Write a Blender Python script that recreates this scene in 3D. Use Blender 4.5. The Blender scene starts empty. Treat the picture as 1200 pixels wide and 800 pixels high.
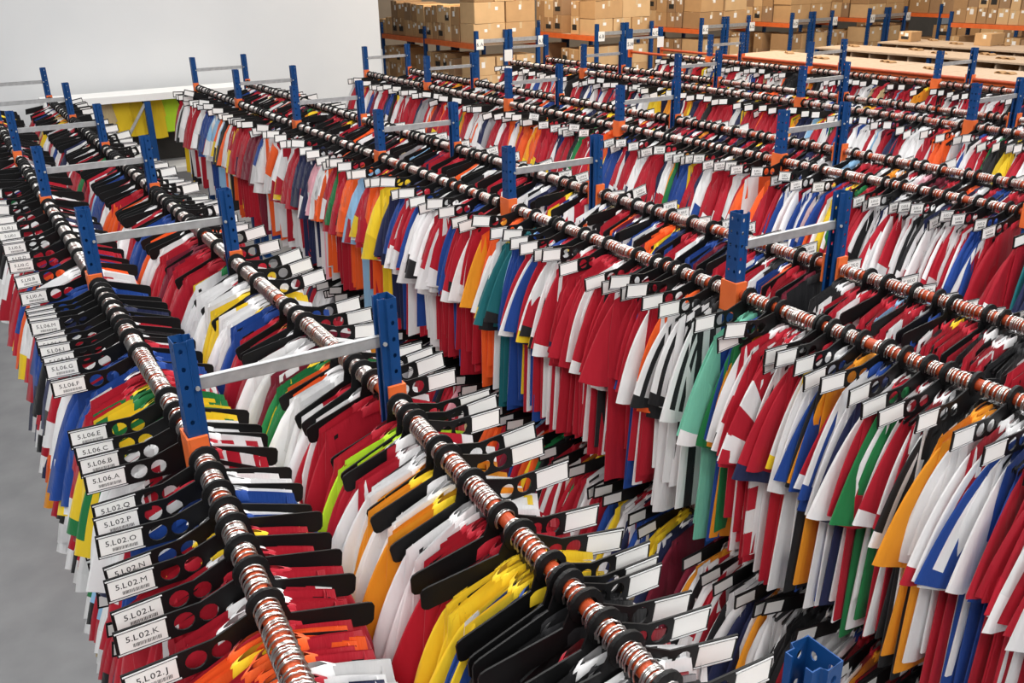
import bpy, bmesh, math, random
import numpy as np
from mathutils import Matrix, Vector

# ------------------------------------------------------------------ camera, world, lights
S = 0.58                       # one survey unit (spacing of the two posts of a frame) in metres
ZT = 2.43                      # height of the rack post tops
scn = bpy.context.scene
col = scn.collection
def P(x, y, z=0.0):            # survey units (z = 0 at the post tops) to metres
    return (x * S, y * S, ZT + z * S)

FPX = 1060.53
CAM = np.array(P(-.695776, -1.086596, 1.526628))
pitch, yaw, roll = .392931, .54772, -.0186241
cp, sp, cy_, sy_ = math.cos(pitch), math.sin(pitch), math.cos(yaw), math.sin(yaw)
FW = np.array([sy_ * cp, cy_ * cp, -sp]); r0 = np.array([cy_, -sy_, 0]); u0 = np.cross(r0, FW)
RT = math.cos(roll) * r0 + math.sin(roll) * u0
UP = -math.sin(roll) * r0 + math.cos(roll) * u0
cd = bpy.data.cameras.new('camera'); cam = bpy.data.objects.new('camera', cd); col.objects.link(cam)
cd.sensor_fit = 'HORIZONTAL'; cd.sensor_width = 36.0; cd.lens = FPX / 1200 * 36
cd.clip_start = .05; cd.clip_end = 200
m = Matrix(((RT[0], UP[0], -FW[0], CAM[0]), (RT[1], UP[1], -FW[1], CAM[1]), (RT[2], UP[2], -FW[2], CAM[2]), (0, 0, 0, 1)))
cam.matrix_world = m
scn.camera = cam

wd = bpy.data.worlds.new('world'); scn.world = wd; wd.use_nodes = True
bg = wd.node_tree.nodes['Background']; bg.inputs[0].default_value = (.93, .96, 1, 1); bg.inputs[1].default_value = .13

def area(name, loc, sx, sy, power, colr):
    l = bpy.data.lights.new(name, 'AREA'); l.shape = 'RECTANGLE'; l.size = sx; l.size_y = sy; l.energy = power; l.color = colr
    o = bpy.data.objects.new(name, l); col.objects.link(o); o.location = loc
    return o
for lx in (-2.2, 2.0, 6.2, 10.4):              # rows of ceiling strip lamps over the garment racks
    area('overhead_light', (lx, 1.5, 6.3), .5, 8.0, 280, (1, .985, .96))
    area('overhead_light', (lx, 8.6, 6.3), .5, 4.4, 110, (1, .98, .95))
for lx in (-1.5, 3.5, 8.5):                    # unseen lamps added behind the viewpoint to brighten camera-facing sides
    area('overhead_light', (lx, -6.0, 6.3), .5, 5.0, 260, (1, .985, .96))
for lx, pw in ((7.2, 240), (11.5, 150), (15.8, 120)):   # warmer lamps over the carton store
    area('store_lamp', (lx, 11.2, 5.6), .6, 6.0, pw, (1, .80, .55))

scn.view_settings.view_transform = 'Standard'; scn.view_settings.look = 'None'
scn.view_settings.exposure = 0.18; scn.view_settings.gamma = 1.0; scn.view_settings.use_curve_mapping = False

def depth_px(p):
    d = np.asarray(p) - CAM; z = d @ FW
    if z < .08: return None
    return z, 600 + FPX * (d @ RT) / z, 400 - FPX * (d @ UP) / z

# ------------------------------------------------------------------ helpers
rng = np.random.default_rng(11)
def tag(o, label=None, cat=None, group=None, kind=None):
    if label: o['label'] = label
    if cat: o['category'] = cat
    if group: o['group'] = group
    if kind: o['kind'] = kind
    return o
def empty(name, loc, rot=(0, 0, 0), scale=1.0):
    o = bpy.data.objects.new(name, None); col.objects.link(o)
    o.location = loc; o.rotation_euler = rot; o.scale = (scale,) * 3; o.empty_display_size = .05
    return o
def put(name, me, parent=None, loc=(0, 0, 0), rot=(0, 0, 0)):
    o = bpy.data.objects.new(name, me); col.objects.link(o); o.parent = parent; o.location = loc; o.rotation_euler = rot
    return o
def quad_mesh(name, v, q, mats, midx=None, smooth=False):
    v = np.asarray(v, np.float32); q = np.asarray(q, np.int32)
    me = bpy.data.meshes.new(name); nq = len(q)
    me.vertices.add(len(v)); me.vertices.foreach_set('co', v.ravel())
    me.loops.add(nq * 4); me.loops.foreach_set('vertex_index', q.ravel())
    me.polygons.add(nq); me.polygons.foreach_set('loop_start', np.arange(nq, dtype=np.int32) * 4)
    for mt in mats: me.materials.append(mt)
    if midx is not None: me.polygons.foreach_set('material_index', np.asarray(midx, np.int32))
    me.polygons.foreach_set('use_smooth', np.asarray(smooth, bool) if np.ndim(smooth) else np.full(nq, bool(smooth)))
    me.update(calc_edges=True); me.validate()
    return me
BQ = np.array([[0, 3, 2, 1], [4, 5, 6, 7], [0, 1, 5, 4], [1, 2, 6, 5], [2, 3, 7, 6], [3, 0, 4, 7]])
def box_vq(x0, x1, y0, y1, z0, z1):
    return np.array([[x0, y0, z0], [x1, y0, z0], [x1, y1, z0], [x0, y1, z0], [x0, y0, z1], [x1, y0, z1], [x1, y1, z1], [x0, y1, z1]], float), BQ
def join(parts):
    vs, qs, n = [], [], 0
    for v, q in parts:
        vs.append(v); qs.append(np.asarray(q) + n); n += len(v)
    return np.concatenate(vs), np.concatenate(qs)
def box_mesh(name, mat, *boxes):
    v, q = join([box_vq(*b) for b in boxes]); return quad_mesh(name, v, q, [mat])
def bevel_box(name, mat, x0, x1, y0, y1, z0, z1, bev=.002):
    bm = bmesh.new(); v, q = box_vq(x0, x1, y0, y1, z0, z1)
    bv = [bm.verts.new(p) for p in v]
    for f in q: bm.faces.new([bv[i] for i in f])
    bmesh.ops.bevel(bm, geom=list(bm.edges), offset=bev, segments=1, affect='EDGES', profile=.5)
    me = bpy.data.meshes.new(name); bm.to_mesh(me); bm.free(); me.materials.append(mat); return me
def tube_vq(path, r, n, cap=True):
    path = np.asarray(path, float); k = len(path); vs = []
    for i in range(k):
        t = path[min(i + 1, k - 1)] - path[max(i - 1, 0)]; t = t / (np.linalg.norm(t) + 1e-12)
        a = np.cross(t, [0, 1, 0]) if abs(t[1]) < .9 else np.cross(t, [0, 0, 1]); a /= np.linalg.norm(a); b = np.cross(t, a)
        for j in range(n):
            th = 2 * math.pi * j / n; vs.append(path[i] + r * (math.cos(th) * a + math.sin(th) * b))
    q = [[i * n + j, i * n + (j + 1) % n, (i + 1) * n + (j + 1) % n, (i + 1) * n + j] for i in range(k - 1) for j in range(n)]
    return np.array(vs), np.array(q)

def glyphs(chars):                           # outline of each character once, while the scene is still empty
    out = {}
    for c in chars:
        cu = bpy.data.curves.new('g', 'FONT'); cu.body = c; cu.size = 1; cu.resolution_u = 2; cu.offset = 0 if c in 'MNKAR' else .010
        ob = bpy.data.objects.new('g', cu); col.objects.link(ob)
        me = bpy.data.meshes.new_from_object(ob.evaluated_get(bpy.context.evaluated_depsgraph_get()))
        v = [(p.co.x, p.co.y) for p in me.vertices]; f = [list(p.vertices) for p in me.polygons]
        x0 = min(p[0] for p in v); wd_ = max(p[0] for p in v) - x0
        out[c] = (([(p[0] - x0 + .05, p[1]) for p in v], f), wd_ + .10)
        bpy.data.objects.remove(ob); bpy.data.curves.remove(cu); bpy.data.meshes.remove(me)
    return out
GLYPH = glyphs('0123456789ABCDEFGHIJKLMNOPQRST.')

# ------------------------------------------------------------------ materials
def nodes(name):
    mt = bpy.data.materials.new(name); mt.use_nodes = True
    nt = mt.node_tree; return mt, nt, nt.nodes['Principled BSDF']
def plain(name, c, rough=.5, metal=0, spec=.5):
    mt, nt, b = nodes(name); b.inputs['Base Color'].default_value = (*c, 1)
    b.inputs['Roughness'].default_value = rough; b.inputs['Metallic'].default_value = metal; b.inputs['Specular IOR Level'].default_value = spec
    return mt
def noisy(name, c1, c2, scale=6, rough=.7, bump=0, detail=4, metal=0, bscale=None, spec=.4, stretch=None):
    mt, nt, b = nodes(name); N = nt.nodes; Lk = nt.links
    tc = N.new('ShaderNodeTexCoord'); src = tc.outputs['Object']
    if stretch:
        mp = N.new('ShaderNodeMapping'); mp.inputs['Scale'].default_value = stretch; Lk.new(src, mp.inputs[0]); src = mp.outputs[0]
    nz = N.new('ShaderNodeTexNoise'); nz.inputs['Scale'].default_value = scale; nz.inputs['Detail'].default_value = detail; Lk.new(src, nz.inputs['Vector'])
    rp = N.new('ShaderNodeValToRGB'); rp.color_ramp.elements[0].position = .3; rp.color_ramp.elements[1].position = .7
    rp.color_ramp.elements[0].color = (*c1, 1); rp.color_ramp.elements[1].color = (*c2, 1)
    Lk.new(nz.outputs['Fac'], rp.inputs[0]); Lk.new(rp.outputs[0], b.inputs['Base Color'])
    b.inputs['Roughness'].default_value = rough; b.inputs['Metallic'].default_value = metal; b.inputs['Specular IOR Level'].default_value = spec
    if bump:
        n2 = N.new('ShaderNodeTexNoise'); n2.inputs['Scale'].default_value = bscale or scale * 8; Lk.new(src, n2.inputs['Vector'])
        bp = N.new('ShaderNodeBump'); bp.inputs['Strength'].default_value = bump; bp.inputs['Distance'].default_value = .01
        Lk.new(n2.outputs['Fac'], bp.inputs['Height']); Lk.new(bp.outputs[0], b.inputs['Normal'])
    return mt
def fabric(name, c):
    mt, nt, b = nodes('jersey_' + name); N = nt.nodes; Lk = nt.links
    geo = N.new('ShaderNodeNewGeometry'); tc = N.new('ShaderNodeTexCoord')
    hs = N.new('ShaderNodeHueSaturation'); hs.inputs['Color'].default_value = (*c, 1)
    mr = N.new('ShaderNodeMapRange'); mr.inputs['To Min'].default_value = .80; mr.inputs['To Max'].default_value = 1.10
    Lk.new(geo.outputs['Random Per Island'], mr.inputs['Value']); Lk.new(mr.outputs[0], hs.inputs['Value'])
    Lk.new(hs.outputs[0], b.inputs['Base Color'])
    nz = N.new('ShaderNodeTexNoise'); mp = N.new('ShaderNodeMapping'); mp.inputs['Scale'].default_value = (34, 34, 7); Lk.new(tc.outputs['Object'], mp.inputs[0])
    nz.inputs['Scale'].default_value = 1; nz.inputs['Detail'].default_value = 3; Lk.new(mp.outputs[0], nz.inputs['Vector'])
    bp = N.new('ShaderNodeBump'); bp.inputs['Strength'].default_value = .35; bp.inputs['Distance'].default_value = .02
    Lk.new(nz.outputs['Fac'], bp.inputs['Height']); Lk.new(bp.outputs[0], b.inputs['Normal'])
    b.inputs['Roughness'].default_value = .62; b.inputs['Specular IOR Level'].default_value = .3
    b.inputs['Sheen Weight'].default_value = .12
    return mt
COL = dict(r=(.43, .006, .022), w=(.80, .80, .81), b=(.008, .052, .27), n=(.012, .018, .07), k=(.010, .010, .012), y=(.86, .60, .02), a=(.78, .29, .012),
           o=(.86, .11, .014), g=(.010, .18, .05), t=(.006, .13, .15), l=(.27, .50, .74), m=(.17, .008, .026), mi=(.16, .50, .36), p=(.78, .38, .45),
           ne=(.52, .82, .03), gr=(.33, .33, .35), be=(.56, .44, .24))
CNAME = dict(r='red', w='white', b='blue', n='navy', k='black', y='yellow', a='amber', o='orange', g='green', t='teal', l='sky blue', m='maroon', mi='mint green',
             p='pink', ne='neon yellow', gr='grey', be='beige')
PK = list(COL); PI = {k: i for i, k in enumerate(PK)}
FAB = [fabric(CNAME[k].replace(' ', '_'), COL[k]) for k in PK]
M_BLUE = noisy('blue_powder_coat', (.003, .045, .165), (.005, .056, .205), 9, .48, spec=.3)
M_ORANGE = noisy('orange_powder_coat', (.70, .13, .028), (.80, .17, .045), 9, .42)
M_RAIL = noisy('orange_rail_paint', (.33, .046, .014), (.44, .070, .020), 30, .36)
M_GALV = noisy('galvanised_steel', (.42, .43, .44), (.55, .56, .57), 25, .45, metal=.55)
M_CHROME = plain('chrome_wire', (.60, .58, .56), .30, 1)
M_BLACK = plain('black_plastic', (.006, .006, .0065), .45, 0, .25)
M_HANG = plain('hanger_plastic', (.012, .012, .013), .30)
M_TAG = plain('white_card', (.86, .85, .83), .5)
M_INK = plain('printed_ink', (.03, .03, .03), .6)
M_EDGE = plain('plastic_edge_highlight', (.62, .62, .63), .25)  # bright glint of clear plastic edges, put into an opaque grey
M_WALL = noisy('painted_wall', (.64, .655, .67), (.68, .69, .70), 1.2, .8, bump=.04, bscale=40)
M_FLOOR = noisy('concrete_floor', (.27, .275, .285), (.34, .345, .355), 3.5, .6, bump=.05, bscale=60)
M_WOOD = noisy('chipboard', (.43, .31, .215), (.52, .385, .275), 18, .75, bump=.05)
M_CARD = [noisy('cardboard_' + n, tuple(.9 * x for x in c), c, 7, .85, bump=.04) for n, c in
          (('tan', (.55, .33, .155)), ('brown', (.42, .245, .115)), ('pale', (.66, .43, .22)), ('dull', (.36, .22, .12)))]
M_TAPE = plain('packing_tape', (.62, .46, .27), .3)
M_DARK = plain('dark_opening', (.02, .018, .016), .8)
M_WHITE = plain('white_enamel', (.80, .80, .79), .45)

# ------------------------------------------------------------------ setting
def slab(name, mat, x0, x1, y0, y1, z0, z1):
    o = put(name, box_mesh(name, mat, (x0, x1, y0, y1, z0, z1))); o['kind'] = 'structure'; return o
slab('floor', M_FLOOR, -6, 26, -4, 22, -.1, 0)
WX = 8.63 * S
slab('wall_back', M_WALL, -8, WX, 20 * S, 20 * S + .16, 0, 5.2)
slab('trim_1', M_GALV, WX, WX + .012, 20 * S - .012, 20 * S + .17, 0, P(0, 0, -.26)[2])
slab('wall_far', noisy('brown_grey_wall', (.20, .17, .14), (.25, .21, .17), 2, .8), WX - 3, 26, 30 * S, 30 * S + .16, 0, 5.2)

# ------------------------------------------------------------------ garment racks
L = 2.932
RX = [0, 3.6558, 7.2657, 10.9765, 14.6895]; RY = [0, 3.1106, 6.0586, 6.1547, 9.2533]
FR = [range(0, 7), range(-1, 6), range(-2, 5), range(-2, 5), range(-2, 4)]
ZR = -.56; ZL = ZR - 1.81          # upper and lower rail heights, survey units
RAIL_R = .019
def frame_x(k, i):                  # the nearest frame of the first rack stands a little out of line
    return RX[k] + (-.21 if k == 0 and i == 0 else 0)
def rail_x(k, side, y):
    x = RX[k] + side
    if k == 0 and y < L: x += -.21 * (1 - y / L)
    return x

def make_upright():
    """open folded channel with punched holes; outer face at +x, open side at -x"""
    bm = bmesh.new(); H = ZT; top = .62; cell = .05
    def strip(p0, p1, holes):
        p0 = Vector((*p0, 0)); p1 = Vector((*p1, 0)); d = p1 - p0
        def pt(s, z): v = p0 + d * s; return (v.x, v.y, z)
        vs = [bm.verts.new(pt(s, z)) for s, z in ((0, 0), (1, 0), (1, H - top), (0, H - top))]; bm.faces.new(vs)
        n = int(round(top / cell))
        if not holes:
            vs = [bm.verts.new(pt(s, z)) for s, z in ((0, H - top), (1, H - top), (1, H), (0, H))]; bm.faces.new(vs); return
        for c in range(holes):
            s0, s1 = c / holes, (c + 1) / holes; w = d.length / holes
            for i in range(n):
                z0 = H - top + i * top / n; z1 = z0 + top / n; cz = (z0 + z1) / 2; cs = (s0 + s1) / 2
                C = [bm.verts.new(pt(*p)) for p in ((s0, z0), (s1, z0), (s1, z1), (s0, z1))]
                rr = .0058
                Hh = [bm.verts.new(pt(cs + rr * math.cos(a) / d.length, cz + rr * 1.35 * math.sin(a))) for a in [math.radians(-112.5 + 45 * j) for j in range(8)]]
                bm.faces.new((C[0], C[1], Hh[1], Hh[0])); bm.faces.new((C[1], C[2], Hh[3], Hh[2])); bm.faces.new((C[2], C[3], Hh[5], Hh[4])); bm.faces.new((C[3], C[0], Hh[7], Hh[6]))
                bm.faces.new((C[1], Hh[2], Hh[1])); bm.faces.new((C[2], Hh[4], Hh[3])); bm.faces.new((C[3], Hh[6], Hh[5])); bm.faces.new((C[0], Hh[0], Hh[7]))
    pr = [(-.028, -.012), (-.028, -.024), (-.012, -.024), (-.006, -.031), (.026, -.031), (.026, .031), (-.006, .031), (-.012, .024), (-.028, .024), (-.028, .012)]
    hs = [0, 0, 0, 1, 2, 1, 0, 0, 0]
    for a, b, h in zip(pr, pr[1:], hs): strip(a, b, h)
    bmesh.ops.remove_doubles(bm, verts=bm.verts, dist=.0002)
    bmesh.ops.recalc_face_normals(bm, faces=bm.faces)
    bmesh.ops.solidify(bm, geom=list(bm.faces), thickness=.0022)
    me = bpy.data.meshes.new('upright'); bm.to_mesh(me); bm.free(); me.materials.append(M_BLUE); return me
ME_UP = make_upright()
ME_FOOT = box_mesh('base_plate', M_BLUE, (-.05, .05, -.06, .06, 0, .006))
ME_BOLT = quad_mesh('bolt', *tube_vq([(0, 0, 0), (0, -.004, 0), (0, -.006, 0), (0, -.0061, 0)], .0065, 8), [M_GALV])
for v in ME_BOLT.vertices:
    if v.index >= 24: v.co.x *= .05; v.co.z *= .05
zr = P(0, 0, ZR)[2]; zl = P(0, 0, ZL)[2]
ME_CON = {s: box_mesh('beam_connector', M_ORANGE, (-.022, .028, .0315 * s if s > 0 else -.043, .043 if s > 0 else -.0315, -.075, .05), (.0285, .034, 0 if s > 0 else -.043, .043 if s > 0 else 0, -.075, .05)) for s in (-1, 1)}
bl = W_in = S - .05
ME_BRACE = box_mesh('brace', M_GALV, (.02, S - .02, -.004, 0, -.017, .017), (.02, S - .02, -.004, .016, .015, .017), (.02, S - .02, -.004, .016, -.017, -.015))
def rail_mesh(p0, p1):
    v, q = tube_vq([p0, p1], RAIL_R, 16); return quad_mesh('rail', v, q, [M_RAIL], smooth=True)
RACKNAME = ['leftmost', 'second', 'third', 'fourth', 'fifth']
RACKDESC = ['nearest, running down the left edge', 'directly right of the central aisle', 'third from the left, tags with printed codes', 'fourth from the left, towards the cartons', 'beside the chipboard topped shelving']
for k in range(5):
    root = empty('garment_rack', P(RX[k], RY[k] + L * FR[k][0], -ZT / S))
    tag(root, f'blue post garment rack with orange rails, {RACKDESC[k]}', 'rack', 'double sided garment racks')
    o0 = Vector(root.location)
    for i in FR[k]:
        y = RY[k] + L * i; fx = frame_x(k, i)
        for s in (0, 1):
            p = Vector(P(fx + s, y, -ZT / S)) - o0
            up = put('upright', ME_UP, root, p, (0, 0, 0 if s else math.pi)); put('base_plate', ME_FOOT, up)
            b = put('bolt', ME_BOLT, root, p + Vector((-.018 if s else .018, -.0255, ZT - .24 * S)))
            for sg in (-1, 1):
                if (i == FR[k][0] and sg < 0) or (i == FR[k][-1] and sg > 0): continue
                for zz in (zr, zl):
                    if zz == zl and k > 1: continue
                    c = put('beam_connector', ME_CON[sg if s else -sg], root, p + Vector((0, 0, zz)), (0, 0, 0 if s else math.pi))
        put('brace', ME_BRACE, root, Vector(P(fx, y, -.24)) - o0)
        put('brace', ME_BRACE, root, Vector(P(fx, y, -3.4)) - o0)
        if i != FR[k][-1]:
            for s in (0, 1):
                for z in ((ZR, ZL) if k < 2 else (ZR,)):
                    a = Vector(P(fx + s, y, z)) - o0; b = Vector(P(frame_x(k, i + 1) + s, y + L, z)) - o0
                    put('rail', rail_mesh(a + Vector((0, .034, 0)), b - Vector((0, .034, 0))), root)

# ------------------------------------------------------------------ shirts: shapes
def shirt_shape(g, C, R, NS, US, length=None):
    """local frame: origin on the rail, x across, y along the rail. Returns [(part, verts, quads, row, colm)]"""
    out = []
    zb = -(length or g.uniform(.86, 1.0)); ph = g.uniform(0, 6.28, 4); amp = g.uniform(.004, .011); wb = g.uniform(.195, .235)
    lean = g.normal(0, .012)
    def fold(x, v): return amp * v ** .8 * (np.sin(22 * x + ph[0]) + .6 * np.sin(41 * x + ph[1] + 3 * v)) + lean * v
    xs = np.linspace(-1, 1, C + 1); V = np.linspace(0, 1, R + 1) ** 1.15
    vs = []; 
    for j, v in enumerate(V):
        w = np.interp(v, [0, .22, .45, 1], [.185, .205, .20, wb])
        x = xs * w; zt = -.050 - .064 * np.abs(x / .185) ** 1.15; z = zt + (zb - zt) * v + (.012 * np.cos(3 * xs + ph[2]) * v)
        t = (.004 + .0085 * min(1, v * 3)) * np.sqrt(np.clip(1 - xs ** 2, .06, 1)); f = fold(x, v)
        vs.append(np.stack([x, f - t, z], 1)); vs.append(np.stack([x[::-1], (f + t)[::-1], z[::-1]], 1))
    vs = np.concatenate(vs); n = 2 * (C + 1); q, row, cm = [], [], []
    for j in range(R):
        for i in range(n):
            a, b = j * n + i, j * n + (i + 1) % n; q.append([a, a + n, b + n, b]); row.append(j)
            cm.append(i if i < C else (2 * C - i if C < i < 2 * C + 1 else (0 if i == n - 1 else C - 1)))
    out.append(('body', vs, np.array(q), np.array(row), np.array(cm)))
    for s in (-1, 1):
        fl = g.uniform(.26, .35) if s < 0 else g.uniform(.24, .30); curl = g.normal(.040, .022); dz = g.uniform(-.05, .03); tw = g.normal(0, .012); bulge = g.uniform(.0, .022)
        U = np.linspace(0, 1, US + 1); th = np.linspace(0, 2 * math.pi, NS, endpoint=False); vs = []
        for u in U:
            po = np.array([.165 + (fl - .165) * u + bulge * math.sin(math.pi * u), -.105 + (-.405 + dz) * u ** 1.1 + .012 * math.sin(math.pi * u)])
            pi = np.array([.150 + (.16 - .150 + .3 * (fl - .25)) * u, -.30 + (-.235 + dz) * u])
            c = (1 - np.cos(th)) / 2; t = .006 + .009 * u
            xz = po[None] * (1 - c[:, None]) + pi[None] * c[:, None]
            y = t * np.sin(th) + tw * u + .006 * np.sin(9 * c + ph[3]) * u + lean * .3 + curl * u ** .7 * (1 - c) ** 1.2
            vs.append(np.stack([s * xz[:, 0], y, xz[:, 1]], 1))
        vs = np.concatenate(vs); q, row, cm = [], [], []
        for j in range(US):
            for i in range(NS):
                a, b = j * NS + i, j * NS + (i + 1) % NS; q.append([a, b, b + NS, a + NS] if s > 0 else [a, a + NS, b + NS, b]); row.append(j); cm.append(min(i, NS - 1 - i))
        q, row, cm = np.array(q), np.array(row), np.array(cm)
        k = row < US - 1
        out.append(('sleeve', vs[:US * NS], q[k], row[k], cm[k]))
        cv = vs[(US - 1) * NS:].copy(); out.append(('cuff', cv, q[row == 0], row[row == 0], cm[row == 0]))
    nc = max(6, NS); th = np.linspace(0, 2 * math.pi, nc, endpoint=False); vs = []
    for rr, tt, zz in ((.072, .013, -.080), (.066, .013, -.050), (.052, .010, -.043)):
        vs.append(np.stack([rr * np.cos(th), tt * np.sin(th), zz - .0 * th + .018 * (np.cos(th) ** 2) * (-1)], 1))
    vs = np.concatenate(vs); q = np.array([[j * nc + i, j * nc + (i + 1) % nc, (j + 1) * nc + (i + 1) % nc, (j + 1) * nc + i] for j in range(2) for i in range(nc)])
    out.append(('collar', vs, q, np.repeat([0, 1], nc), np.tile(np.arange(nc), 2)))
    return out

def tokens(code):
    t = []; i = 0
    while i < len(code):
        if code[i:i + 2] in ('mi', 'ne', 'gr', 'be'): t.append(code[i:i + 2]); i += 2
        else: t.append(code[i]); i += 1
    return t
def design(code, g):
    t = tokens(code); a = t[0]; d = dict(main=a, acc=a, cuff=a, collar=a, pat=0)
    if len(t) > 1:
        d['acc'] = t[1]
        if code == 'rk': d['acc'] = 'w'; d['pat'] = 5
        elif code in ('wk', 'kw', 'wr'): d['pat'] = int(g.choice([1, 2, 2]))
        else: d['pat'] = int(g.choice([0, 0, 1, 1, 3, 4, 6]))
        d['cuff'] = d['acc'] if g.random() < .75 else a; d['collar'] = d['acc'] if g.random() < .7 else a
    else:
        if g.random() < .28: d['cuff'] = d['acc'] = str(g.choice(['w', 'w', 'k', 'r', 'n', 'y'])); d['pat'] = int(g.choice([0, 0, 0, 1, 3]))
        if g.random() < .4: d['collar'] = d['acc']
    return d
def colours(part, row, cm, C, d):
    m, a = PI[d['main']], PI[d['acc']]; p = d['pat']
    if part == 'cuff': return np.full(len(row), PI[d['cuff']])
    if part == 'collar': return np.full(len(row), PI[d['collar']])
    out = np.full(len(row), m)
    if part == 'body':
        if p == 2: out[cm % 2 == 1] = a
        elif p == 3: out[(cm == 0) | (cm == C - 1)] = a
        elif p == 4: out[row == 0] = a
        elif p == 5: out[(row + cm) % 2 == 1] = a
    else:
        mx = cm.max() if len(cm) else 0
        if p in (1, 2): out[((cm == 2) | (cm == 4)) if mx > 4 else (cm == 1) if mx > 1 else (cm < 0)] = a
        elif p == 5: out[(row // 2) % 2 == 1] = a
        elif p == 6: out[:] = a
        elif p == 4: out[cm <= mx // 4] = a
    return out
def describe(d):
    m, a = CNAME[d['main']], CNAME[d['acc']]
    if d['main'] == d['acc']: return f'plain {m} shirt'
    return {0: f'{m} shirt with {a} trim', 1: f'{m} shirt with {a} sleeve stripes', 2: f'{m} and {a} striped shirt', 3: f'{m} shirt with {a} side panels',
            4: f'{m} shirt with {a} shoulders', 5: f'{m} and {a} checked shirt', 6: f'{m} shirt with {a} sleeves'}[d['pat']] if not (d['pat'] == 0 and d['cuff'] == d['main'] and d['collar'] == d['main']) else f'plain {m} shirt'

def parse(s): return sorted((float(a.split(':')[1]), a.split(':')[0]) for a in s.split())
BSEQ = parse("yr:17.6 w:17.13 rw:16.74 w:16.12 b:15.65 lw:15.26 o:14.88 ow:14.26 ry:13.96 r:13.49 r:13.17 m:12.86 wb:12.52 ow:12.23 rk:11.91 w:11.64 w:11.34 r:11.05 n:10.81 n:10.47 pw:10.24 wo:9.99 r:9.75 g:9.54 r:9.35 o:9.18 wk:8.99 l:8.86 r:8.65 o:8.47 o:8.28 y:8.11 n:7.95 b:7.77 rw:7.61 r:7.44 b:7.32 wk:7.23 w:7.03 rw:6.84 rw:6.65 b:6.52 r:6.38 rw:6.21 r:6.07 oa:5.96 o:5.84 w:5.72 t:5.6 lb:5.49 b:5.38 b:5.3 r:5.23 w:5.15 b:5.07 r:4.99 w:4.9 wk:4.83 r:4.75 r:4.65 r:4.55 r:4.45 r:4.38 w:4.29 r:4.2 r:4.11 rw:4.03 w:3.96 rw:3.89 r:3.82 bt:3.75 r:3.69 rw:3.62 rw:3.54 wo:3.46 wk:3.36 wk:3.29 wk:3.2 o:3.11 o:3.05 mi:2.98 mi:2.91 b:2.85 g:2.78 a:2.74 w:2.68 rw:2.63 r:2.57 rk:2.52 rk:2.46 wk:2.41 wk:2.35 r:2.3 r:2.23 w:2.16 b:2.1 k:2.04 a:1.99 rw:1.94 wb:1.9 wb:1.84 n:1.78 w:1.73 r:1.69 g:1.64 wr:1.6 wr:1.56 rw:1.51 rw:1.46 wk:1.41 kw:1.36 kw:1.31 kw:1.26 a:1.22 w:1.17 rw:1.11 rw:1.07 w:1.02 bw:0.95 b:0.89 r:0.82 r:0.75 w:0.67 r:0.58 w:0.49")
ARSEQ = parse("k:1.08 by:1.32 y:1.42 r:1.61 r:1.76 w:1.88 ay:2.01 w:2.15 ay:2.32 w:2.4 rw:2.62 ne:2.7 r:2.79 gw:2.89 r:2.94 gw:2.96 r:3.09 w:3.31 wr:3.35 w:3.51 o:3.58 gy:3.77 m:3.91 w:4.14 m:4.28 w:4.32 r:4.59 b:4.77 w:5.03 y:5.18 w:5.43 w:5.55 w:5.68 gw:5.86 r:6.14 r:6.45 m:6.78 r:6.92 w:7.19 o:7.47 b:7.77 r:8.11 w:8.31 w:8.79 ro:9.11 w:9.65 b:10.1 r:10.34")
ALSEQ = parse("w:1.19 w:1.32 ro:1.43 oy:1.53 r:1.64 rw:1.78 r:1.96 r:2.08 ry:2.25 bw:2.41 b:2.49 w:2.71 rw:2.76 wr:2.94 wr:3.11 w:3.32 yg:3.66 yg:3.8 r:4.14 b:4.32 b:4.47 rw:4.73 b:6.1 r:6.23 wr:6.4 w:6.53 o:6.77 rb:7.03 r:7.39 w:7.9 wr:8.27")
CHO = ['r', 'rw', 'w', 'wr', 'wk', 'b', 'bw', 'n', 'k', 'kw', 'y', 'a', 'ay', 'o', 'ow', 'g', 'gw', 'l', 'm', 't', 'gr', 'be', 'ry', 'wb', 'ne', 'p', 'rk']
CW = np.array([26, 15, 15, 6, 7, 4.5, 3, 6, 7, 4, 1.6, 2.2, 1.2, 3.2, 1.5, 1.2, 1, 1.6, 4, .6, 3, 1, 2.2, 3, .4, .4, .8]); CW = CW / CW.sum()
CWL = CW.copy()

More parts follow.
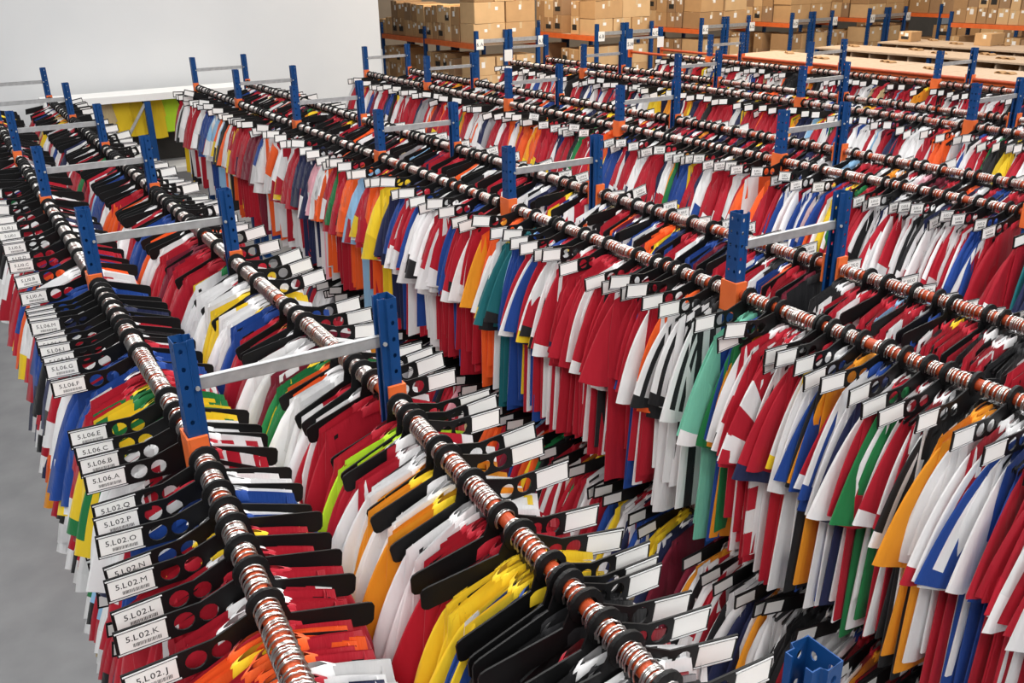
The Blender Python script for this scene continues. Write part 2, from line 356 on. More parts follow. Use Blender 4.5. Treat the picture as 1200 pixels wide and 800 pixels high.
# rails: rack, side, height, tier name
RAILS = []
for k in range(5):
    for s in (0, 1):
        if k == 4 and s == 1: continue
        RAILS.append((k, s, ZR))
RAILS += [(0, 0, ZL), (0, 1, ZL), (1, 0, ZL)]  # lower tier on the first rack's right side is unseen, added to block light
PITCH = .031
shirts = []                                  # dicts
for (k, s, z) in RAILS:
    y0 = RY[k] + L * FR[k][0] + .1; y1 = RY[k] + L * FR[k][-1] - .03
    if z == ZL: y1 = min(y1, 12 if k == 1 else 10)
    seq = {(0, 0): ALSEQ, (0, 1): ARSEQ, (1, 0): BSEQ}.get((k, s)) if z == ZR else None
    cur = 'r'; y = y0
    while y < y1:
        y += PITCH * rng.uniform(.75, 1.25)
        ph = (y - RY[k]) / L; fr = (ph - round(ph)) * L
        if abs(fr) < .11: continue
        if k == 4 and y > 16.6: continue     # the far bay end of the last rail hangs empty
        if rng.random() < .03: y += .05
        if rng.random() > .52: cur = str(rng.choice(CHO, p=CW))
        code = cur
        if seq and seq[0][0] - .1 < y < seq[-1][0] + .1:
            j = int(np.argmin([abs(q[0] - y) for q in seq]))
            if abs(seq[j][0] - y) < .2: code = seq[j][1]
        x = rail_x(k, s, y); p = np.array(P(x, y, z))
        dp = depth_px(p + np.array([0, 0, -.4]))
        if dp is None or not (-500 < dp[1] < 1750 and -120 < dp[2] < 3500): continue
        shirts.append(dict(k=k, s=s, z=z, y=y, p=p, d=dp[0], px=dp[1], py=dp[2], code=code))
def score(q):
    if q['z'] == ZL: return 0
    top = depth_px(q['p'] + np.array([-.1 if (q['k'], q['s']) != (0, 0) else .12, 0, -.2]))
    if top is None or not (0 < top[1] < 1200 and 0 < top[2] < 800): return 0
    return {(1, 0): 1.75, (0, 0): 1.0, (0, 1): 1.0}.get((q['k'], q['s']), .6) / q['d']
for q in shirts: q['sc'] = score(q)
order = sorted(range(len(shirts)), key=lambda i: -shirts[i]['sc'])
NIND = 294
for r_, i in enumerate(order): shirts[i]['ind'] = r_ < NIND and shirts[i]['sc'] > 0

# hanger shapes
def hanger_shape(nr, na):
    ang = np.radians(np.linspace(-55, 205, na)); R_ = .0270; zc = -.0048
    hook = [(0, 0, -.062), (.002, 0, -.046), (.012, 0, -.036)] + [(R_ * math.cos(a), 0, zc + R_ * math.sin(a)) for a in ang]
    return tube_vq(hook, .0025, nr)
def hanger_body(seg):
    xs = np.linspace(-1, 1, 2 * seg + 1); vs = []
    for x in xs:
        X = x * .165; Z = -.060 - .068 * abs(x) ** 1.1; h = .014 + .008 * (1 - abs(x)) ** 3; t = .0030
        vs += [(X, -t, Z - h), (X, t, Z - h), (X, t, Z), (X, -t, Z)]
    n = 2 * seg; q = [[i * 4 + j, i * 4 + (j + 1) % 4, i * 4 + 4 + (j + 1) % 4, i * 4 + 4 + j] for i in range(n) for j in range(4)] + [[0, 3, 2, 1], [n * 4, n * 4 + 1, n * 4 + 2, n * 4 + 3]]
    nk, nq = box_vq(-.011, .011, -.006, .006, -.075, -.036)
    return join([(np.array(vs), np.array(q)), (nk, nq)])
ME_HOOK = quad_mesh('hook', *hanger_shape(6, 16), [M_CHROME], smooth=True)
ME_HBODY = quad_mesh('hanger_body', *hanger_body(5), [M_HANG])
HLO = hanger_shape(4, 9); HBLO = hanger_body(1)

HI = [shirt_shape(rng, 10, 9, 16, 8) for _ in range(26)]
MID = [shirt_shape(rng, 5, 5, 8, 4) for _ in range(20)]
LO = [shirt_shape(rng, 3, 3, 4, 3) for _ in range(16)]

ORD = lambda n: f"{n}{'th' if 10 <= n % 100 <= 20 else {1: 'st', 2: 'nd', 3: 'rd'}.get(n % 10, 'th')}"
RAILN = {(0, 0): 'leftmost', (0, 1): 'second', (1, 0): 'third', (1, 1): 'fourth', (2, 0): 'fifth', (2, 1): 'sixth', (3, 0): 'seventh', (3, 1): 'eighth', (4, 0): 'ninth'}
POSTN = ['nearest', 'second', 'third', 'fourth', 'fifth', 'sixth', 'seventh']
def where(k, s, y, n, beyond, post): return f"{ORD(n)} {'beyond' if beyond else 'before'} the {post} post on the {RAILN[(k, s)]} rail"
def locate(items):                           # ordinal position of every item from the last post before it
    cnt = {}
    for q in sorted(items, key=lambda q: q['y']):
        k, s = q['k'], q['s']; i = int(math.floor((q['y'] - RY[k]) / L))
        first = {0: 1 if s == 0 else 0, 1: 0, 2: 0, 3: 0, 4: 0}[k]
        key = (k, s, q['z'], i); cnt[key] = cnt.get(key, 0) + 1
        q['bay'] = i; q['n'] = cnt[key]; q['first'] = first
    for q in items:
        i, first = q['bay'], q['first']
        if i >= first: q['where'] = where(q['k'], q['s'], q['y'], q['n'], True, POSTN[i - first])
        else: q['where'] = where(q['k'], q['s'], q['y'], cnt[(q['k'], q['s'], q['z'], i)] - q['n'] + 1, False, POSTN[0])
locate(shirts)

class Bag:
    def __init__(s): s.v, s.q, s.m, s.n = [], [], [], 0
    def add(s, v, q, m):
        s.v.append(v); s.q.append(q + s.n); s.m.append(np.asarray(m)); s.n += len(v)
    def mesh(s, name, mats, smooth): return quad_mesh(name, np.concatenate(s.v), np.concatenate(s.q), mats, np.concatenate(s.m), smooth)
def rotz(v, a):
    c, s_ = math.cos(a), math.sin(a); o = v.copy(); o[:, 0] = c * v[:, 0] - s_ * v[:, 1]; o[:, 1] = s_ * v[:, 0] + c * v[:, 1]; return o

def part_mesh(name, v, q, idx):
    used = np.unique(idx); remap = {u: i for i, u in enumerate(used)}
    return quad_mesh(name, v, q, [FAB[u] for u in used], [remap[i] for i in idx], True)
def build_shirt(tpl, d, loc, rz, label, group, C=10, scale=1.0):
    root = empty('shirt', loc, (0, 0, rz), scale); tag(root, label, 'shirt', group)
    last = None
    for (pn, v, q, row, cm) in tpl:
        o = put(pn, part_mesh(pn, v, q, colours(pn, row, cm, C, d)), last if pn == 'cuff' else root)
        if pn == 'sleeve': last = o
    return root

bagS, bagH = Bag(), Bag()
for q in shirts:
    a = rng.normal(0, .075); off = np.array([rng.normal(0, .018), 0, rng.normal(0, .006)]); sc = rng.uniform(.95, 1.05)
    d = design(q['code'], rng); loc = q['p'] + off * np.array([1, 1, 1]); 
    if q['ind']:
        lab = f"{describe(d)}, {q['where']}"
        if len(lab.split()) > 16: lab = lab.replace(' with ', ', ', 1) if False else ' '.join(lab.split()[:0]) + f"{CNAME[d['main']]} shirt, {q['where']}"
        build_shirt(HI[int(rng.integers(len(HI)))], d, loc, a, lab, 'shirts hung along the rails', scale=sc)
        h = empty('hanger', q['p'], (0, 0, a)); tag(h, f"black hanger with chrome hook, {q['where']}", 'hanger', 'hangers on the rails')
        put('hook', ME_HOOK, h); put('hanger_body', ME_HBODY, h)
    else:
        lo = q['d'] > 6.0 * 1.0; tpl, C = (LO, 3) if lo else (MID, 5)
        for (pn, v, f, row, cm) in tpl[int(rng.integers(len(tpl)))]:
            bagS.add(rotz(v * sc, a) + loc, f, colours(pn, row, cm, C, d))
        bagH.add(rotz(HLO[0] * np.array([1.06, 1, 1.06]), a) + q['p'], HLO[1], np.zeros(len(HLO[1])))
        bagH.add(rotz(HBLO[0], a) + q['p'], HBLO[1], np.ones(len(HBLO[1])))
    if rng.random() < .3: continue
    a2 = rng.normal(0, .1); p2 = q['p'] + np.array([0, PITCH * S * rng.uniform(.3, .7), 0])      # hangers squeezed in between
    bagH.add(rotz(HLO[0], a2) + p2, HLO[1], np.zeros(len(HLO[1]))); bagH.add(rotz(HBLO[0] * np.array([.93, 1, 1]), a2 * .2) + p2 - np.array([0, 0, .004]), HBLO[1], np.ones(len(HBLO[1])))
o = put('hanging_shirts', bagS.mesh('hanging_shirts', FAB, True)); tag(o, 'close packed colourful shirts filling the farther and lower rails', 'shirts', None, 'stuff')
o = put('packed_hangers', bagH.mesh('packed_hangers', [M_CHROME, M_HANG], np.concatenate(bagH.m) == 0)); tag(o, 'black hangers with chrome hooks crowding the farther rails', 'hangers', None, 'stuff')

# ------------------------------------------------------------------ dividers with tags
def ring_lo(n=8, t=.006):
    vs = []; q = []
    for i in range(n):
        a = 2 * math.pi * i / n
        for r_, y in ((.0245, -t), (.041, -t * .6), (.041, t * .6), (.0245, t)): vs.append((r_ * math.cos(a), y, r_ * math.sin(a)))
    for i in range(n):
        for j in range(4):
            a, b = i * 4 + j, ((i + 1) % n) * 4 + j; a2, b2 = i * 4 + (j + 1) % 4, ((i + 1) % n) * 4 + (j + 1) % 4; q.append([a, b, b2, a2])
    return np.array(vs), np.array(q)
def divider_plate(sd):
    """plate in the xz plane; tag arm towards sd (-1 or 1)"""
    bm = bmesh.new(); T = .0045
    pts = [(-.292, -.030), (-.115, -.030), (-.040, -.004)]
    pts += [(.041 * math.cos(a), .041 * math.sin(a)) for a in np.radians(np.linspace(180, 0, 13))]
    pts += [(.041, -.010), (.050, -.042), (.222, -.096), (.233, -.102), (.237, -.112), (.232, -.146), (.226, -.153), (.214, -.155), (.075, -.112), (.03, -.085), (0, -.072), (-.07, -.094), (-.292, -.094)]
    def loop(p):
        vs = [bm.verts.new((-sd * x, 0, z)) for x, z in p]
        for a, b in zip(vs, vs[1:] + vs[:1]): bm.edges.new((a, b))
    loop(pts)
    circ = lambda cx, cz, r, n: [(cx + r * math.cos(t), cz + r * math.sin(t)) for t in np.linspace(0, 2 * math.pi, n, endpoint=False)]
    loop(circ(0, 0, .0225, 14)); loop(circ(-.152, -.062, .022, 14)); loop(circ(-.100, -.062, .021, 14))
    bmesh.ops.triangle_fill(bm, use_beauty=True, edges=list(bm.edges))
    fs = list(bm.faces)
    ex = bmesh.ops.extrude_face_region(bm, geom=fs)
    bmesh.ops.translate(bm, vec=(0, T, 0), verts=[g for g in ex['geom'] if isinstance(g, bmesh.types.BMVert)])
    bmesh.ops.recalc_face_normals(bm, faces=bm.faces)
    bmesh.ops.translate(bm, vec=(0, -T / 2, 0), verts=bm.verts)
    tv, tq = ring_lo(16, .008)
    nv = [bm.verts.new(p) for p in tv]
    for f in tq: bm.faces.new([nv[i] for i in f])
    me = bpy.data.meshes.new('divider_plate'); bm.to_mesh(me); bm.free(); me.materials.append(M_BLACK); return me
PLATE = {-1: divider_plate(-1), 1: divider_plate(1)}
TX, TZ, TW, TH = .2375, -.062, .096, .046
TAGM = {s: box_mesh('tag_card', M_TAG, (s * TX - TW / 2, s * TX + TW / 2, -.0036, -.0023, TZ - TH / 2, TZ + TH / 2)) for s in (-1, 1)}
EDGE = {s: box_mesh('holder_edge_highlight', M_EDGE, (s * TX - TW / 2 - .004, s * TX + TW / 2 + .004, -.0046, -.0023, TZ + TH / 2 + .003, TZ + TH / 2 + .0055), (s * TX - TW / 2 - .004, s * TX + TW / 2 + .004, -.0046, -.0023, TZ - TH / 2 - .0055, TZ - TH / 2 - .003)) for s in (-1, 1)}  # strips along the clear holder's edges, their highlight painted as pale grey
_txt = {}
def text_mesh(t, size, name='printed_code'):
    key = (t, size)
    if key not in _txt:
        w = sum(GLYPH[c][1] for c in t) * size; x = -w / 2; vs, fs, n = [], [], 0
        for c in t:
            (gv, gf), adv = GLYPH[c]
            vs += [(x + a * size, 0, (b - .35) * size) for a, b in gv]; fs += [[i + n for i in f] for f in gf]; n += len(gv); x += adv * size
        me = bpy.data.meshes.new(name); me.from_pydata(vs, [], fs); me.materials.append(M_INK); _txt[key] = me
    return _txt[key]
def barcode(w, h, seed):
    g = np.random.default_rng(seed); x = -w / 2; b = []
    while x < w / 2:
        t = g.uniform(.0007, .0018); b.append((x, x + t, -.0003, 0, -h / 2, h / 2)); x += t + g.uniform(.0008, .002)
    return box_mesh('barcode', M_INK, *b)
BAR = barcode(.058, .009, 3)

ALT = [('02.J', 1.62), ('02.K', 1.84), ('02.L', 2.0), ('02.M', 2.17), ('02.N', 2.31), ('02.O', 2.46), ('02.P', 2.64), ('02.Q', 2.79), ('06.A', 3.05), ('06.B', 3.23), ('06.C', 3.36), ('06.E', 3.56),
       ('06.F', 4.3), ('06.G', 4.57), ('06.H', 4.76), ('06.I', 4.87), ('06.K', 5.03), ('06.L', 5.2), ('06.M', 5.36), ('06.N', 5.5), ('06.O', 5.64), ('06.Q', 5.76), ('10.A', 6.13), ('10.B', 6.68), ('10.C', 7.01), ('10.D', 7.3),
       ('10.E', 7.64), ('10.G', 7.82), ('10.I', 8.08), ('10.J', 8.43)]
ART = [(0.54, -0.76), (0.75, -0.80), (0.88, -0.78), (1.0, -0.79), (1.12, -0.78), (1.16, -0.76), (1.25, -0.74), (1.49, -0.78), (1.64, -0.77), (1.94, -0.69), (2.19, -0.68), (2.29, -0.64), (2.59, -0.72), (2.67, -0.66), (2.80, -0.66), (3.16, -0.7), (3.31, -0.65), (3.42, -0.66), (3.62, -0.68), (4.23, -0.75), (4.38, -0.69), (4.55, -0.67), (5.21, -0.65), (5.52, -0.63), (5.77, -0.61), (6.28, -0.67), (6.71, -0.63)]
BT = [(1.12, -0.68), (1.33, -0.67), (1.49, -0.75), (1.61, -0.74), (1.76, -0.7), (1.88, -0.7), (2.05, -0.73), (2.16, -0.66), (2.27, -0.66), (2.34, -0.68), (2.37, -0.74), (2.68, -0.62), (2.75, -0.74), (2.97, -0.67), (3.29, -0.68), (3.46, -0.68), (3.62, -0.64), (3.72, -0.68), (3.82, -0.63), (3.92, -0.7), (4.14, -0.74), (4.52, -0.71), (4.73, -0.65), (4.85, -0.68), (5.08, -0.68), (5.23, -0.67), (5.28, -0.62), (5.6, -0.66), (5.84, -0.61), (6.17, -0.74), (6.32, -0.73), (6.57, -0.68), (6.78, -0.64), (7.02, -0.74), (7.18, -0.71), (7.41, -0.66), (7.67, -0.72), (7.87, -0.62), (8.16, -0.68), (8.38, -0.72)]
divs = []
def add_div(k, s, z, y, tilt, code=None):
    ph = (y - RY[k]) / L
    if abs(ph - round(ph)) * L < .07: return
    p = np.array(P(rail_x(k, s, y), y, z)); sd = -1 if s == 0 else 1
    dp = depth_px(p + np.array([sd * .2, 0, -.06]))
    if dp is None or not (-250 < dp[1] < 1650 and -100 < dp[2] < 1300): return
    vis = 0 <= dp[1] <= 1200 and 0 <= dp[2] <= 800 and z == ZR
    divs.append(dict(k=k, s=s, z=z, y=y, p=p, d=dp[0], tilt=tilt, code=code, vis=vis, sd=sd))
for (k, s, z) in RAILS:
    y0 = RY[k] + L * FR[k][0] + .15; y1 = RY[k] + L * FR[k][-1] - .1
    if z == ZL: y1 = min(y1, 12)
    y = y0
    if z == ZR and (k, s) == (0, 0):
        for c, yy in ALT: add_div(k, s, z, yy, rng.normal(0, .02), '5.L' + c)
        y = 8.55
    if z == ZR and (k, s) == (0, 1):
        for yy, zz in ART: add_div(k, s, z, yy, -(zz + .71) / .46 * .9)
        y = 6.85
    if z == ZR and (k, s) == (1, 0):
        for yy in (.45, .62, .8, .95): add_div(k, s, z, yy, rng.normal(0, .05))
        for yy, zz in BT: add_div(k, s, z, yy, (zz + .69) / .46)
        y = 8.5
    LET = 'ABCDEFGHIJKLMNOPQRST'; n = 0
    while y < y1:
        y += rng.uniform(.09, .30); n += 1
        if k == 4 and y > 16.5: break
        code = None
        if z == ZR and (k, s) == (1, 1): code = f"5.J{['01', '05', '09', '13', '17', '21', '25'][min(6, max(0, int((y - RY[k]) / L) + 1))]}.{LET[n % 20]}"
        elif z == ZR and (k, s) == (2, 0): code = f"5.I{['01', '05', '09', '13', '17', '21', '25'][min(6, max(0, int((y - RY[k]) / L) + 1))]}.{LET[n % 20]}"
        add_div(k, s, z, y, rng.normal(0, .09), code)
locate(divs)
dorder = sorted([i for i, q in enumerate(divs) if q['vis']], key=lambda i: divs[i]['d'])
for i in dorder[:300]: divs[i]['ind'] = True
def div_lo(sd):
    a = box_vq(*sorted((sd * .03, sd * .292)), -.003, .003, -.094, -.030); b = box_vq(*sorted((-sd * .07, -sd * .236)), -.003, .003, -.055, 0); b[0][:, 2] += -.048 - .28 * (np.abs(b[0][:, 0]) - .07)
    return join([ring_lo(), a, b])
DLO = {-1: div_lo(-1), 1: div_lo(1)}
bagD = Bag()
def rotyz(v, t, a):
    c, s_ = math.cos(t), math.sin(t); o = v.copy(); o[:, 0] = c * v[:, 0] + s_ * v[:, 2]; o[:, 2] = -s_ * v[:, 0] + c * v[:, 2]
    return rotz(o, a)
for q in divs:
    a = rng.normal(0, .05); sd = q['sd']
    if q.get('ind'):
        root = empty('rail_divider', q['p'], (0, q['tilt'], a))
        if q['code']: lab = f"black divider tagged {q['code']}, {q['where']}"
        else: lab = f"black divider with blank white tag, {q['where']}"
        tag(root, lab, 'divider', 'tagged dividers on the rails')
        pl = put('divider_plate', PLATE[sd], root); tg = put('tag_card', TAGM[sd], root)
        tg['label'] = 'white card tag'
        put('holder_edge_highlight', EDGE[sd], root)
        if q['code']:
            put('printed_code', text_mesh(q['code'], .0205), tg, (sd * TX, -.0038, TZ + .006)); put('barcode', BAR, tg, (sd * TX + .008, -.0037, TZ - .013))
    else:
        v, f = DLO[sd]; bagD.add(rotyz(v, q['tilt'], a) + q['p'], f, np.zeros(len(f)))
        v, f = box_vq(sd * TX - TW / 2, sd * TX + TW / 2, -.0045, -.003, TZ - TH / 2, TZ + TH / 2); bagD.add(rotyz(v, q['tilt'], a) + q['p'], f, np.ones(len(f)))
o = put('packed_dividers', bagD.mesh('packed_dividers', [M_BLACK, M_TAG], False)); tag(o, 'small black dividers with white tags along the farther rails', 'dividers', None, 'stuff')

# ------------------------------------------------------------------ chipboard topped shelving right of the last rail
ZD = -.555
decks = [(15.76, 17.55, True), (19.0, 20.3, False), (21.5, 23.0, False)]
DK = ['beside the last garment rack', 'in the middle of the three', 'nearest the cartons']
for di, (x0, x1, orange) in enumerate(decks):
    ya, yb = 5.9, 15.75
    root = empty('chipboard_shelving', P(x0, ya, -ZT / S)); o0 = Vector(root.location)
    tag(root, f'low shelving with bare chipboard top, {DK[di]}', 'shelving', 'chipboard topped shelving')
    def lb(name, mat, a0, a1, b0, b1, c0, c1):
        p, q = Vector(P(a0, b0, c0)) - o0, Vector(P(a1, b1, c1)) - o0
        return put(name, box_mesh(name, mat, (p.x, q.x, p.y, q.y, p.z, q.z)), root)
    n = 7; st = (yb - ya) / n
    for i in range(n): lb('top_board', M_WOOD, x0, x1, ya + i * st + .006, ya + (i + 1) * st - .006, ZD - .035, ZD)
    lb('shelf_board', M_WOOD, x0 + .03, x1 - .03, ya, yb, ZD - .66, ZD - .62)
    lb('back_panel', M_CARD[3], x0 + .75, x0 + .78, ya, yb, ZD - 2.5, ZD - .036)
    ny = 18
    for i in range(ny + 1):
        y = ya + (yb - ya) * i / ny; lb('partition', M_WOOD, x0 + .05, x0 + .75, y - .02, y + .02, ZD - .62, ZD - .036)
    for i in range(4):
        y = ya + (yb - ya) * i / 3
        for xx in (x0 + .06, x1 - .06): lb('leg', M_BLUE, xx - .04, xx + .04, y - .04, y + .04, -ZT / S, ZD - .04)
    lb('front_beam', M_ORANGE if orange else M_WOOD, x0 - .045, x0 - .002, ya, yb, ZD - (.09 if orange else .04), ZD - .005)
pads = [(0, 16.9, 9.3), (0, 16.6, 10.7), (0, 17.1, 12.1), (0, 16.7, 13.6), (0, 17.2, 15.0), (0, 16.9, 8.0), (1, 20.0, 9.6), (1, 19.5, 10.9), (1, 20.1, 11.7), (1, 19.6, 12.6), (1, 20.0, 13.5), (1, 19.8, 15.2),
        (2, 22.1, 11.7), (2, 22.6, 12.9), (2, 22.2, 13.9), (2, 22.8, 15.0), (2, 22.3, 15.5)]
def pad_mesh():
    vs, n = [], 6
    for k, (x0, w) in enumerate(((-.105, .1), (.008, .1))):
        pass
    parts = []
    for x0 in (-.11, .012):
        xs = np.linspace(0, .1, n + 1); top = .012 + .016 * np.sin(np.pi * xs / .1)
        v = []
        for x, t in zip(xs, top): v += [(x0 + x, -.045, t - .008), (x0 + x, .045, t - .008), (x0 + x, .045, t), (x0 + x, -.045, t)]
        q = [[i * 4 + j, i * 4 + (j + 1) % 4, i * 4 + 4 + (j + 1) % 4, i * 4 + 4 + j] for i in range(n) for j in range(4)] + [[0, 3, 2, 1], [n * 4, n * 4 + 1, n * 4 + 2, n * 4 + 3]]
        parts.append((np.array(v), np.array(q)))
    parts.append(box_vq(-.11, .112, -.05, .05, 0, .006))
    return quad_mesh('cardboard_pad', *join(parts), [M_CARD[1]])
PADM = pad_mesh(); cnt = {}
for di, x, y in sorted(pads, key=lambda t: (t[0], -t[2])):
    cnt[di] = cnt.get(di, 0) + 1
    o = put('cardboard_pad', PADM, None, P(x, y, ZD), (0, 0, 1.2 + .3 * math.sin(7 * y))); tag(o, f"brown cardboard pad, {ORD(cnt[di])} from far end, chipboard top {DK[di]}", 'cardboard pad', 'cardboard pads on chipboard tops')

# ------------------------------------------------------------------ carton store: pallet racks, cartons, aisle signs
def sign(text, p, label):
    root = empty('aisle_sign', p); tag(root, label, 'sign', 'white aisle signs')
    put('plate', bevel_box('plate', M_TAG, -.062, .062, -.003, .003, -.075, .075, .001), root)
    if text: put('lettering', text_mesh(text, .078, 'lettering'), root, (0, -.0036, 0))
def carton(loc, sx, sy, sz, mat, label, group, face):
    """closed carton with a folded lid seam, tape and a paper sticker on its visible side"""
    g = rng; root = empty('carton', loc, (0, 0, g.normal(0, .02))); tag(root, label, 'box', group)
    put('carton_body', bevel_box('carton_body', mat, -sx / 2, sx / 2, -sy / 2, sy / 2, 0, sz, .004), root)
    e = .0015
    if sx > sy: tp = [(-sx / 2 - e, sx / 2 + e, -.022, .022, sz - .003, sz + e)]
    else: tp = [(-.022, .022, -sy / 2 - e, sy / 2 + e, sz - .003, sz + e)]
    if face == 'front': tp.append((-.022, .022, -sy / 2 - e, -sy / 2 + .002, sz - .09, sz))
    else: tp.append((-sx / 2 - e, -sx / 2 + .002, -.018, .018, sz - .07, sz))
    put('tape', box_mesh('tape', M_TAPE, *tp), root)
    w = g.uniform(.04, .07); h = g.uniform(.04, .09); c = g.uniform(-.25, .25); z = sz * g.uniform(.55, .75)
    if face == 'front': st = box_mesh('sticker', M_TAG, (c * sx - w / 2, c * sx + w / 2, -sy / 2 - .002, -sy / 2 + .002, z - h / 2, z + h / 2))
    else: st = box_mesh('sticker', M_TAG, (-sx / 2 - .002, -sx / 2 + .002, c * sy - w / 2, c * sy + w / 2, z - h / 2, z + h / 2))
    put('sticker', st, root)
    if g.random() < .6:
        c2 = c - .4 if c > 0 else c + .4; z2 = sz * .85; w2 = .045
        if face == 'front': st = box_mesh('sticker', M_TAG, (c2 * sx - w2 / 2, c2 * sx + w2 / 2, -sy / 2 - .002, -sy / 2 + .002, z2 - .02, z2 + .02))
        else: st = box_mesh('sticker', M_TAG, (-sx / 2 - .002, -sx / 2 + .002, c2 * sy - w2 / 2, c2 * sy + w2 / 2, z2 - .02, z2 + .02))
        put('sticker', st, root)
    if face == 'side' and g.random() < .3 and sy > .12:
        put('hand_hole', box_mesh('hand_hole', M_DARK, (-sx / 2 - .002, -sx / 2 + .002, -sy * .3, sy * .3, sz * .25, sz * .55)), root)
    return root
def prack(x0, x1, y0, bays, mid, label, aisle, signs, bay=L, zb=-.33, levels=('upper', 'lower'), wide=1.0):
    root = empty('pallet_rack', P(x0, y0, -ZT / S)); o0 = Vector(root.location); tag(root, label, 'rack', 'carton racks')
    xs = [x0 + .07, x1 - .07] + ([(x0 + x1) / 2 - .07, (x0 + x1) / 2 + .07] if mid else [])
    for b in range(bays + 1):
        for x in xs:
            up = put('upright', ME_UP, root, Vector(P(x, y0 + b * bay, -ZT / S)) - o0, (0, 0, math.pi if (x < (x0 + x1) / 2) else 0))
        for z in (zb + .02, zb - 1.3):
            p = Vector(P(x0 + .1, y0 + b * bay - .02, z)) - o0; q = Vector(P(x1 - .1, y0 + b * bay, z + .1)) - o0
            put('brace', box_mesh('brace', M_GALV, (p.x, q.x, p.y, q.y, p.z, q.z)), root)
    for b in range(bays):
        for x in (x0 + .05, x1 - .05):
            for z in (zb, zb - 1.3):
                p = Vector(P(x - .03, y0 + b * bay + .05, z - .13)) - o0; q = Vector(P(x + .03, y0 + (b + 1) * bay - .05, z)) - o0
                put('beam', box_mesh('beam', M_ORANGE, (p.x, q.x, p.y, q.y, p.z, q.z)), root)
        for z in (zb, zb - 1.3):
            p = Vector(P(x0 + .09, y0 + b * bay + .03, z - .05)) - o0; q = Vector(P(x1 - .09, y0 + (b + 1) * bay - .03, z)) - o0
            put('shelf_deck', box_mesh('shelf_deck', M_WOOD, (p.x, q.x, p.y, q.y, p.z, q.z)), root)
    for (x, t) in signs: sign(t, P(x, y0 - .075, -.33), f"white aisle sign reading {t} on the {'left' if x < (x0 + x1) / 2 else 'right'} end post of its rack")
    # cartons
    depth = bays * bay
    for lev, z0, lays in (('upper', zb, 3), ('lower', zb - 1.3, 2)):
        if lev not in levels: continue
        zt_ = z0 + .005
        # end row, faces the camera
        lz = zt_
        for lay in range(lays):
            h = (rng.uniform(.44, .56) if lev == 'upper' else rng.uniform(.46, .54)); xx = x0 + .06; n = 0
            tot = (x1 - x0 - .12); nb = 2 if rng.random() < .6 else 3
            for j in range(nb):
                w = tot / nb; n += 1; sh = rng.uniform(.92, .99)
                carton(P(xx + w / 2, y0 + .47, lz), w * sh * S, .74 * S, h * S * .99, M_CARD[int(rng.choice([0, 1, 2, 2, 0]))],
                       f"wide carton facing out, {ORD(lay + 1)} layer, {ORD(n)} from left, {lev} shelf of rack {aisle}", 'stacked cartons', 'front'); xx += w
            lz += h
        # side row along the aisle face
        yy = y0 + .9; n = 0
        while yy < y0 + depth - .2:
            w = rng.uniform(.30, .52) * wide; n += 1; lz = zt_
            for lay in range(min(lays, 2)):
                h = rng.uniform(.40, .50); sh = rng.uniform(.9, .98)
                if rng.random() < .06: break
                carton(P(x0 + .50, yy + w / 2, lz), .84 * S, w * sh * S, h * S, M_CARD[int(rng.choice([0, 1, 2, 3, 1]))],
                       f"small carton on aisle side, {ORD(lay + 1)} layer, {ORD(n)} from front, {lev} shelf, rack {aisle}", 'stacked cartons', 'side'); lz += h
            yy += w
prack(11.37, 13.41, 20.3, 2, True, 'carton rack beside the pale wall, signs 6.A and 6.B', '6.A', [(11.5, '6.A'), (13.41, '6.B')])
prack(15.24, 17.34, 20.3, 1, True, 'carton rack with signs 6.B and 6.C on its end posts', '6.B', [(15.42, '6.B'), (17.36, '6.C')])
prack(19.14, 21.21, 20.3, 1, True, 'carton rack with signs 6.C and 6.D on its end posts', '6.C', [(19.3, '6.C'), (21.24, '6.D')])
prack(23.01, 25.01, 20.3, 1, True, 'carton rack with signs 6.D and 6.E on its end posts', '6.D', [(23.17, '6.D'), (25.04, '6.E')])
prack(26.76, 28.80, 20.3, 1, True, 'carton rack with signs 6.E and 6.F on its end posts', '6.E', [(26.92, '6.E'), (28.83, '6.F')])
prack(30.70, 32.70, 14.44, 3, True, 'farthest carton rack, seen under the orange beam at the right edge', '6.F', [], wide=2.1)
prack(26.5, 27.6, 11.2, 2, False, 'carton rack at the right edge with an orange beam facing the chipboard tops', 'by right edge', [])
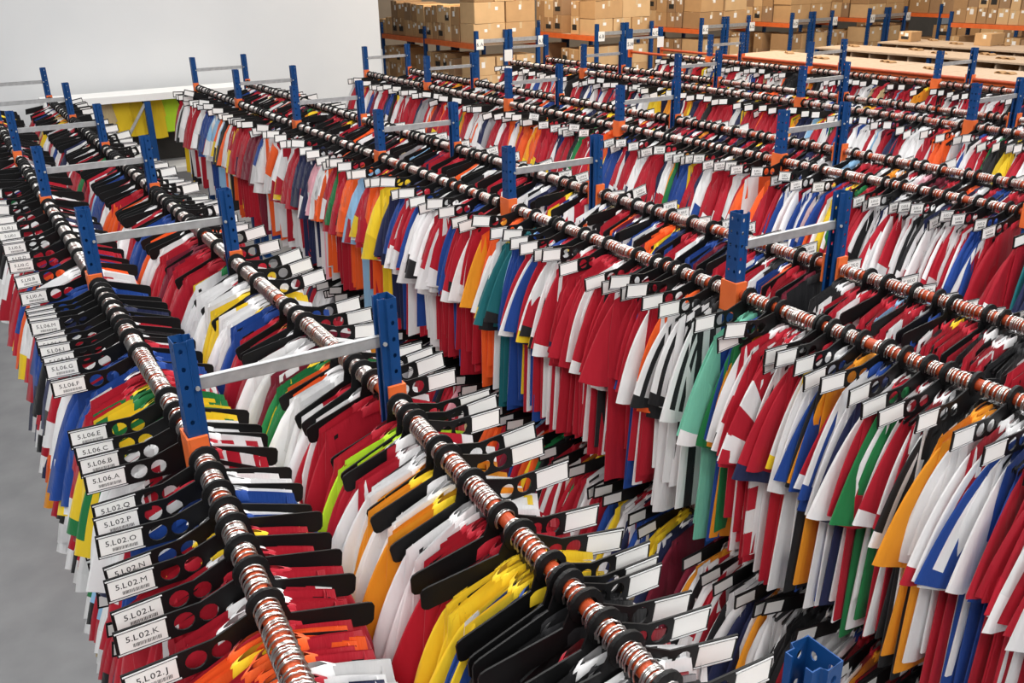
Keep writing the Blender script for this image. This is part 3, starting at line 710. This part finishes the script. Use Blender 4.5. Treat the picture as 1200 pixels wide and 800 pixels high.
for i, (x, y, sx, sy, sz, nm) in enumerate(((22.5, 13.2, .34, .26, .17, 'tan carton standing on the farthest chipboard top, right of the blue post'), (22.4, 10.9, .36, .3, .2, 'tan carton on the farthest chipboard top at the right edge'), (22.2, 15.3, .26, .22, .15, 'small tan carton on the far end of the farthest chipboard top'))):
    carton(P(x, y, ZD), sx, sy, sz, M_CARD[0], nm, 'stacked cartons', 'side')
# signs at the far ends of the garment racks
sign('5.H', P(14.60, 17.93, -.36), 'white aisle sign reading 5.H at the far end of the fifth garment rack')
sign('', P(10.86, 17.78, -.40), 'white sign at the far end of the fourth garment rack')
sign('', P(15.60, 17.93, -.36), 'white sign on the right far post of the fifth garment rack')

# ------------------------------------------------------------------ white topped end rack with yellow shirts, far end of the aisle
root = empty('end_rack', P(1.0, 18.9, -ZT / S)); o0 = Vector(root.location)
tag(root, 'white topped rack along the wall at the far end of the aisle', 'rack')
def eb(name, mat, a0, a1, b0, b1, c0, c1):
    p, q = Vector(P(a0, b0, c0)) - o0, Vector(P(a1, b1, c1)) - o0
    return put(name, bevel_box(name, mat, p.x, q.x, p.y, q.y, p.z, q.z, .002), root)
eb('top_board', M_WHITE, 1.0, 5.0, 18.75, 19.6, -.86, -.72)
eb('lower_shelf', M_WHITE, 1.0, 5.0, 18.75, 19.6, -2.35, -2.25)
eb('back_panel', M_DARK, 1.0, 5.0, 19.55, 19.6, -2.2, -.9)
for x in (1.1, 2.88, 4.9): eb('upright', M_BLUE, x - .06, x + .06, 18.76, 18.88, -ZT / S, -.87)
v, q = tube_vq([Vector(P(2.3, 18.8, -1.7)) - o0, Vector(P(2.85, 18.8, -.9)) - o0], .018, 6); put('diagonal_brace', quad_mesh('diagonal_brace', v, q, [M_GALV]), root)
for i, (x, c, nm) in enumerate(((1.75, 'be', 'beige shirt leftmost'), (2.08, 'be', 'beige shirt second from left'), (2.42, 'y', 'yellow shirt left of the blue post'), (2.68, 'y', 'yellow shirt touching the blue post'), (3.08, 'y', 'yellow shirt right of the blue post'), (3.40, 'ne', 'neon yellow shirt rightmost'))):
    build_shirt(HI[i], design(c, np.random.default_rng(1)) | dict(acc=c, cuff=c, collar=c, pat=0), P(x, 19.0 + .05 * i, -.80), .0, nm + ' under the white topped rack', 'shirts under the white topped rack', scale=.52)
